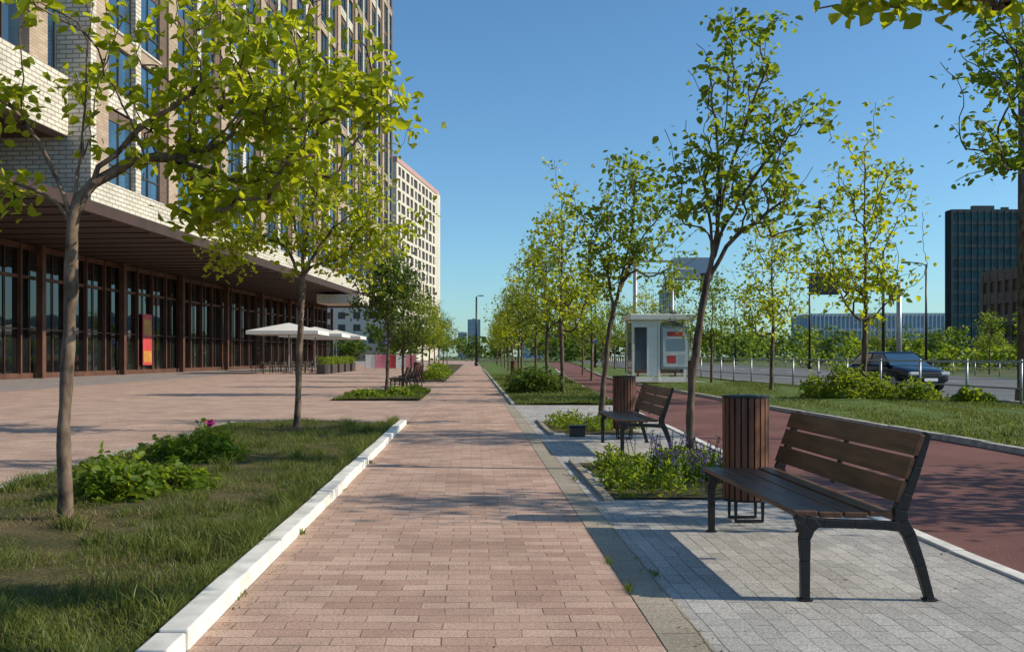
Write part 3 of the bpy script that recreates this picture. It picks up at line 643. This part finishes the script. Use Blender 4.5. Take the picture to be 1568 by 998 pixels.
mb=MB(); mb.box(-.16,.16,-.28,-.08,2.4,3.35); mb.box(1.4,1.72,-.12,.12,4.4,5.3)
mb.obj("signal_housing",[M['black']],e,.03)
for x,y,h,c in ((9.5,75,3,'blue'),(10.8,52,2.8,'blue'),(-8.2,90,3,'blue')):
    e=empty("road_sign",(x,y,0)); mb=MB(); mb.cyl(0,0,0,h,.04,.04,8); mb.obj("post",[M['gsteel']],e,0,True)
    mb=MB(); mb.box(-.35,.35,-.07,-.045,h-.7,h); mb.obj("plate",[M[c]],e,.02)
    mb=MB(); mb.box(-.12,.12,-.078,-.074,h-.55,h-.15); mb.obj("pictogram",[M['white']],e)
def car(loc,rz):
    e=empty("car",loc,rz)   # local -y is the front
    bm=bmesh.new()
    st=[(-2.25,.70,.30,.62,.62),(-2.15,.84,.22,.74,.78),(-1.5,.90,.2,.88,.84),(-.8,.91,.2,.95,.85),(.4,.91,.2,.97,.86),(1.5,.90,.2,.98,.84),(2.1,.86,.24,.95,.8),(2.28,.74,.34,.82,.7)]
    ringn=[]
    for y,wb,z0,z1,wt in st:
        zm=(z0+z1)/2
        ringn.append([bm.verts.new(p) for p in ((-wb*.9,y,z0),(-wb,y,zm-.05),(-wb*.985,y,zm+.12),(-wt,y,z1),(-wt*.4,y,z1+.035),(wt*.4,y,z1+.035),(wt,y,z1),(wb*.985,y,zm+.12),(wb,y,zm-.05),(wb*.9,y,z0))])
    for a,b in zip(ringn,ringn[1:]):
        for i in range(10):
            j=(i+1)%10; bm.faces.new((a[i],a[j],b[j],b[i]))
    bm.faces.new(ringn[0][::-1]); bm.faces.new(ringn[-1])
    bmesh.ops.recalc_face_normals(bm,faces=bm.faces)
    me=bpy.data.meshes.new("body"); bm.to_mesh(me); bm.free(); me.materials.append(M['carpaint'])
    for p in me.polygons: p.use_smooth=True
    o=link(bpy.data.objects.new("body",me),e); s=o.modifiers.new("s",'SUBSURF'); s.levels=1; s.render_levels=2
    def loft(nm,rows,mat):
        v=[];f=[]
        for r in rows: v+=r
        k=len(rows[0])
        for i in range(len(rows)-1):
            for j in range(k):
                f.append((i*k+j,i*k+(j+1)%k,(i+1)*k+(j+1)%k,(i+1)*k+j))
        f.append(tuple(range(len(v)-k,len(v))))
        me=bpy.data.meshes.new(nm); me.from_pydata(v,[],f); me.materials.append(mat); me.update()
        o=link(bpy.data.objects.new(nm,me),e); b=o.modifiers.new("b",'BEVEL'); b.width=.04; b.segments=3; b.limit_method='ANGLE'; return o
    loft("windows",[[(-.82,-1.05,.93),(.82,-1.05,.93),(.82,1.75,.95),(-.82,1.75,.95)],[(-.66,-.35,1.38),(.66,-.35,1.38),(.66,1.15,1.38),(-.66,1.15,1.38)]],M['glassB'])
    loft("roof",[[(-.67,-.38,1.372),(.67,-.38,1.372),(.67,1.2,1.372),(-.67,1.2,1.372)],[(-.6,-.25,1.44),(.6,-.25,1.44),(.6,1.05,1.44),(-.6,1.05,1.44)]],M['carpaint'])
    mb=MB()
    for x in (-.83,.83):
        for a,b_ in (((-1.05,.93),(-.36,1.39)),((.35,.95),(.32,1.39)),((1.75,.95),(1.16,1.39))):
            b=len(mb.v); w=.035; xt=x*.8
            mb.v+=[(x-.01,a[0]-w,a[1]),(x+.01,a[0]-w,a[1]),(x+.01,a[0]+w,a[1]),(x-.01,a[0]+w,a[1]),(xt-.02,b_[0]-w,b_[1]),(xt+.02,b_[0]-w,b_[1]),(xt+.02,b_[0]+w,b_[1]),(xt-.02,b_[0]+w,b_[1])]
            mb.f+=[(b,b+3,b+2,b+1),(b+4,b+5,b+6,b+7),(b,b+1,b+5,b+4),(b+1,b+2,b+6,b+5),(b+2,b+3,b+7,b+6),(b+3,b,b+4,b+7)]; mb.m+=[0]*6
        mb.box(x*1.08-.1,x*1.08+.1,-.9,-.75,.95,1.08)
    mb.obj("pillars_and_mirrors",[M['carpaint']],e,.01)
    for i,(x,y) in enumerate(((-.82,-1.4),(.82,-1.4),(-.82,1.4),(.82,1.4))):
        mb=MB(); mb.cyl(0,0,-.11,.11,.32,.32,24,0); mb.cyl(0,0,-.115,.115,.2,.2,16,1)
        o=mb.obj("wheel_%d"%(i+1),[M['tyre'],M['gsteel']],e,.01); o.rotation_euler=(0,R(90),0); o.location=(x,y,.32)
    mb=MB()
    for x in (-.6,.6): mb.box(x-.17,x+.17,-2.24,-2.1,.58,.70)
    mb.obj("headlamps",[M['lamp']],e,.03)
    mb=MB(); mb.box(-.26,.26,-2.30,-2.27,.36,.47); mb.obj("number_plate",[M['white']],e,.005)
    mb=MB(); mb.box(-.38,.38,-2.27,-2.2,.5,.68); mb.obj("grille",[M['black']],e,.02)
car((16.1,36.2,-.03),R(8)); car((17,96,-.03),R(4)); car((24,120,-.03),R(184))
# ---------------------------------------------------------------- buildings
def office():
    ang=math.atan2(80.3,6.4); e=empty("office_building",(-16.6,41.7,0),ang)
    Lx=80.6
    core=MB(); core.box(.02,Lx-.02,.62,20,8.0,62); core.box(-16,-.02,1.7,20,10.8,48); core.obj("core_walls",[M['brown']],e)
    lt=MB(); br=MB(); bn=MB(); gl=MB(); fr=MB(); wf=MB()
    lt.box(0,Lx,-.03,.6,8.0,9.1)
    lt.box(-.5,-.003,-.03,20,8.0,62)
    mod=8.04; nb=10
    z0s=[9.1+7.2*i for i in range(8)]
    for i in range(nb):
        x=i*mod+.02
        br.box(x,x+1.2,0,.6,9.1,62)
        bn.box(x+7.1,x+8.0,.10,.6,9.1,62)
        wf.box(x+3.9,x+4.5,-.06,.58,9.1,62)
        for z in z0s:
            zt=z+7.2
            br.box(x+1.203,x+3.897,.03,.598,zt-.7,zt); br.box(x+4.503,x+7.097,.03,.598,zt-.7,zt)
            for (a,b) in ((x+1.203,x+3.897),(x+4.503,x+7.097)):
                bn.box(a,b,.17,.6,z+2.95,z+3.45)
                gl.box(a,b,.21,.60,z,z+2.95); gl.box(a,b,.21,.6,z+3.45,zt-.7)
                m_=(a+b)/2
                fr.box(m_-.035,m_+.035,.15,.208,z,zt-.7)
                fr.box(a,b,.16,.207,z+.9,z+.97); fr.box(a,b,.16,.207,z+4.4,z+4.47)
                fr.box(a,a+.07,.15,.207,z,zt-.7); fr.box(b-.07,b,.15,.207,z,zt-.7)
                wf.box(a,b,-.02,.028,zt-.12,zt)
                if (i*7+int(z))%3==0:
                    wf.box(a+.02,b-.02,.06,.10,z+3.5,z+4.35)
    lt.box(-16,-.51,1.0,1.68,10.8,13.4)
    for i in range(4):
        x=-15.5+i*4
        br.box(x,x+1.4,1.05,1.68,13.4,48)
        for z in [13.4+7.2*k for k in range(5)]:
            gl.box(x+1.403,x+3.997,1.5,1.69,z,z+5.8); fr.box(x+2.65,x+2.75,1.42,1.497,z,z+5.8); br.box(x+1.403,x+3.99,1.08,1.68,z+5.8,z+7.2)
    lt.obj("cream_bands",[M['cream']],e); br.obj("beige_brick_piers",[M['beige']],e); bn.obj("brown_piers",[M['brown']],e)
    gl.obj("window_glass",[M['glassB']],e); fr.obj("window_frames",[M['frame']],e); wf.obj("white_fins",[M['cream']],e)
    so=MB(); so.box(-45,Lx,-.15,20,7.45,7.97); so.box(-45,-.52,6.5,20,7.99,10.75)
    for i in range(60): so.box(-44+i*2.08,-43.95+i*2.08,.1,8.6,7.40,7.449)
    so.obj("soffit",[M['soffit']],e)
    g=MB(); g.box(-45,Lx,8.9,9.1,.3,7.4); g.obj("lobby_glazing",[M['glassD']],e)
    f=MB(); f.box(-45,Lx,8.75,9.3,0,.3)
    x=-44.9;k=0
    while x<Lx:
        f.box(x,x+.14,8.64,8.88,.3,7.44); 
        f.box(x+1.2,x+1.25,8.82,8.88,.3,7.44)
        x+=2.45;k+=1
    f.box(-45,Lx,8.78,8.895,5.5,5.68); f.box(-45,Lx,8.8,8.895,2.7,2.77); f.box(-45,Lx,8.7,8.895,7.1,7.4)
    for i in range(12): f.box(-30.4+i*10.2,-30.05+i*10.2,8.2,8.55,0,7.44)
    f.obj("rust_fins",[M['rust']],e)
    p=MB(); p.box(24.2,25.7,8.50,8.56,.6,4.2,0); p.box(24.3,25.6,8.49,8.497,2.7,3.8,1); p.box(24.3,25.6,8.49,8.497,.8,1.6,1); p.obj("posters",[M['red'],M['yellow']],e)
    c=MB(); c.box(50,55,-1.7,2.5,6.35,7.2); c.obj("entrance_canopy",[M['cream']],e)
    return e
office()
def res_tower():
    A=Vector((-19.3,240)); B=Vector((-10.6,292)); d=B-A; e=empty("apartment_tower",(A.x,A.y,0),math.atan2(d.y,d.x)); Lx=d.length
    w=MB(); w.box(0,Lx,.5,22,0,50.5); w.box(0,Lx,.0,.5,0,4)
    g=MB(); n=11; wf=Lx/n
    for k in range(15):
        z=4+k*3.1
        w.box(0,Lx,0,.5,z+2.3,z+3.1)
        for i in range(n+1):
            x=i*wf-.55 if i else 0; off=(.35 if (i+k)%2 else -.35) if 0<i<n else 0
            w.box(max(0,x+off),min(Lx,x+off+(1.9 if (i+k)%3 else 1.2)),.01,.5,z,z+2.297)
        g.box(.1,Lx-.1,.42,.48,z,z+2.3)
        for yy in range(5): g.box(-.02,.05,1.5+yy*4,3.4+yy*4,z+.5,z+2.2)
    w.cyl(Lx-1,3.5,0,50.5,4.2,4.2,20)
    w.obj("walls",[M['far']],e); g.obj("windows",[M['frame']],e)
    t=MB(); t.box(-.2,Lx+.2,-.2,22.2,50.52,51.8); t.box(4,Lx*.55,3,14,51.82,53.5); t.obj("parapet",[M['farpink']],e)
res_tower()
def block(name,x0,x1,y0,y1,h,mw,mg,nx,nz,pr=.3,tx=.12,tz=.1):
    e=empty(name,(x0,y0,0)); w=MB(); W=x1-x0; D=y1-y0; w.box(0,W,0,D,0,h); w.obj("walls",[mg],e)
    f=MB()
    for i in range(nx+1):
        x=i*W/nx; f.box(x-W/nx*tx,x+W/nx*tx,-pr,-.01,0,h+.3)
    for k in range(nz+1):
        z=k*h/nz; f.box(-.1,W+.1,-pr*.8,-.012,z-h/nz*tz,z+h/nz*tz); f.box(-pr*.8,-.012,0,D,z-h/nz*tz,z+h/nz*tz)
    for i in range(8):
        y=i*D/7; f.box(-pr,-.01,y-.3,y+.3,0,h+.3)
    f.obj("facade_grid",[mw],e)
    r=MB(); r.box(W*.3,W*.6,D*.2,D*.6,h,h+h*.04); r.box(W*.7,W*.8,D*.2,D*.4,h,h+h*.03); r.obj("roof_plant",[mw],e)
    return e
block("glass_tower",107.3,123.5,212,214.5,33.6,M['towerf'],M['tower'],11,13,.25,.07,.16)
block("brick_building",68,84,114,126,11.6,M['brown'],M['brown'],9,4,.3,.3,.25)
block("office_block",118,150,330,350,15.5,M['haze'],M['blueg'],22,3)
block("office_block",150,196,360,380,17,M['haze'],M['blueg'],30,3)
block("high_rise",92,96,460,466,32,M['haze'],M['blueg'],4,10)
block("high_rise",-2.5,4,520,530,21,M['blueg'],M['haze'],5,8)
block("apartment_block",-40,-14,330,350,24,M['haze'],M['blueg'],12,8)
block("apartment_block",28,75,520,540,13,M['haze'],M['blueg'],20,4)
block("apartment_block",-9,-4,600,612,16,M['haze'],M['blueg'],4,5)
for (x,y,s) in ((-13.2,68,2.5),(-12.8,77,2.5),(-12.4,86,2.5)):
    e=empty("cafe_parasol",(x,y,0)); mb=MB(); mb.cyl(0,0,0,3.5,.05,.05,8); mb.box(-.4,.4,-.4,.4,0,.1); mb.obj("mast",[M['gsteel']],e)
    v=[(0,0,3.62)]+[(s*a,s*b,3.0) for a,b in ((-1,-1),(0,-1),(1,-1),(1,0),(1,1),(0,1),(-1,1),(-1,0))]; n=8
    f=[(0,1+i,1+(i+1)%n) for i in range(n)]; v+=[(p[0],p[1],2.75) for p in v[1:9]]; f+=[(1+i,9+i,9+(i+1)%n,1+(i+1)%n) for i in range(n)]
    me=bpy.data.meshes.new("canopy"); me.from_pydata(v,[],f); me.materials.append(M['canvas']); me.update(); link(bpy.data.objects.new("canopy",me),e)
for i in range(5):
    y=66+i*3.2; e=empty("planter_box",(-10.4+.05*i,y,0)); mb=MB(); mb.box(-.3,.3,-1.2,1.2,0,.65); mb.obj("box",[M['frame']],e,.02)
    rg=np.random.default_rng(i); P=np.stack([rg.uniform(-.3,.3,260),rg.uniform(-1.15,1.15,260),.62+rg.random(260)*.55],1); V,F=leaf_arrays(P,.16,rg,0); link(bpy.data.objects.new("foliage",mesh_np("pl",V,[F],[M['leafM']])),e)
e=empty("cafe_terrace_furniture",(-13,74,0)); mb=MB()
for i in range(6):
    for j in range(2):
        x=-1.6+j*2.4; y=-8+i*3; mb.cyl(x,y,.7,.75,.4,.4,12); mb.cyl(x,y,0,.7,.04,.04,6)
        for s in (-1,1): mb.box(x+s*.65-.2,x+s*.65+.2,y-.2,y+.2,.42,.46); mb.box(x+s*.85-.02,x+s*.85+.02,y-.2,y+.2,.46,.85); mb.box(x+s*.47,x+s*.5,y-.18,y-.15,0,.42); mb.box(x+s*.82,x+s*.85,y+.15,y+.18,0,.42)
mb.obj("tables_and_chairs",[M['frame']],e)
e=empty("banner_fence",(-9.5,84,0)); mb=MB()
for i in range(5):
    mb.box(i*.9,i*.9+.86,-.02,.02,.15,1.35,(1,2,0,1,2)[i]); 
mb.box(-.1,4.6,.03,.06,1.32,1.38,3)
for i in range(6): mb.box(i*.9-.03,i*.9+.01,-.05,.05,0,1.4,3)
mb.obj("printed_panels",[M['red'],M['white'],M['pink'],M['gsteel']],e)
# ---------------------------------------------------------------- light, sky, camera
w=bpy.data.worlds.new("World"); scene.world=w; w.use_nodes=True; nt=w.node_tree
sk=nt.nodes.new('ShaderNodeTexSky'); sk.sky_type='NISHITA'; sk.sun_disc=False; sk.sun_elevation=R(30); sk.sun_rotation=R(95)
sk.air_density=1.0; sk.dust_density=.5; sk.ozone_density=2.2; sk.altitude=100
tint=nt.nodes.new('ShaderNodeMix'); tint.data_type='RGBA'; tint.blend_type='MULTIPLY'; tint.inputs[0].default_value=1; tint.inputs[7].default_value=(.66,.96,1.12,1)
bg=nt.nodes['Background']; bg.inputs['Strength'].default_value=.135; nt.links.new(sk.outputs[0],tint.inputs[6]); nt.links.new(tint.outputs[2],bg.inputs[0])
sd=bpy.data.lights.new("sun",'SUN'); sd.energy=5.0; sd.angle=R(.5); sd.color=(1,.90,.72)
so=link(bpy.data.objects.new("sun",sd)); az=R(4.5); el=R(30)
dirv=Vector((-math.cos(el)*math.cos(az),math.cos(el)*math.sin(az),-math.sin(el)))
so.rotation_euler=dirv.to_track_quat('-Z','Y').to_euler(); so.location=(20,-5,15)
cd=bpy.data.cameras.new("camera"); cam=link(bpy.data.objects.new("camera",cd)); cam.location=(0,0,1.24); cam.rotation_euler=(R(90),0,0)
cd.sensor_width=36; cd.lens=33.3; cd.shift_x=.0383; cd.shift_y=.0293; cd.clip_end=5000; cd.clip_start=.05
scene.camera=cam
scene.view_settings.view_transform='Standard'; scene.view_settings.look='None'; scene.view_settings.exposure=0
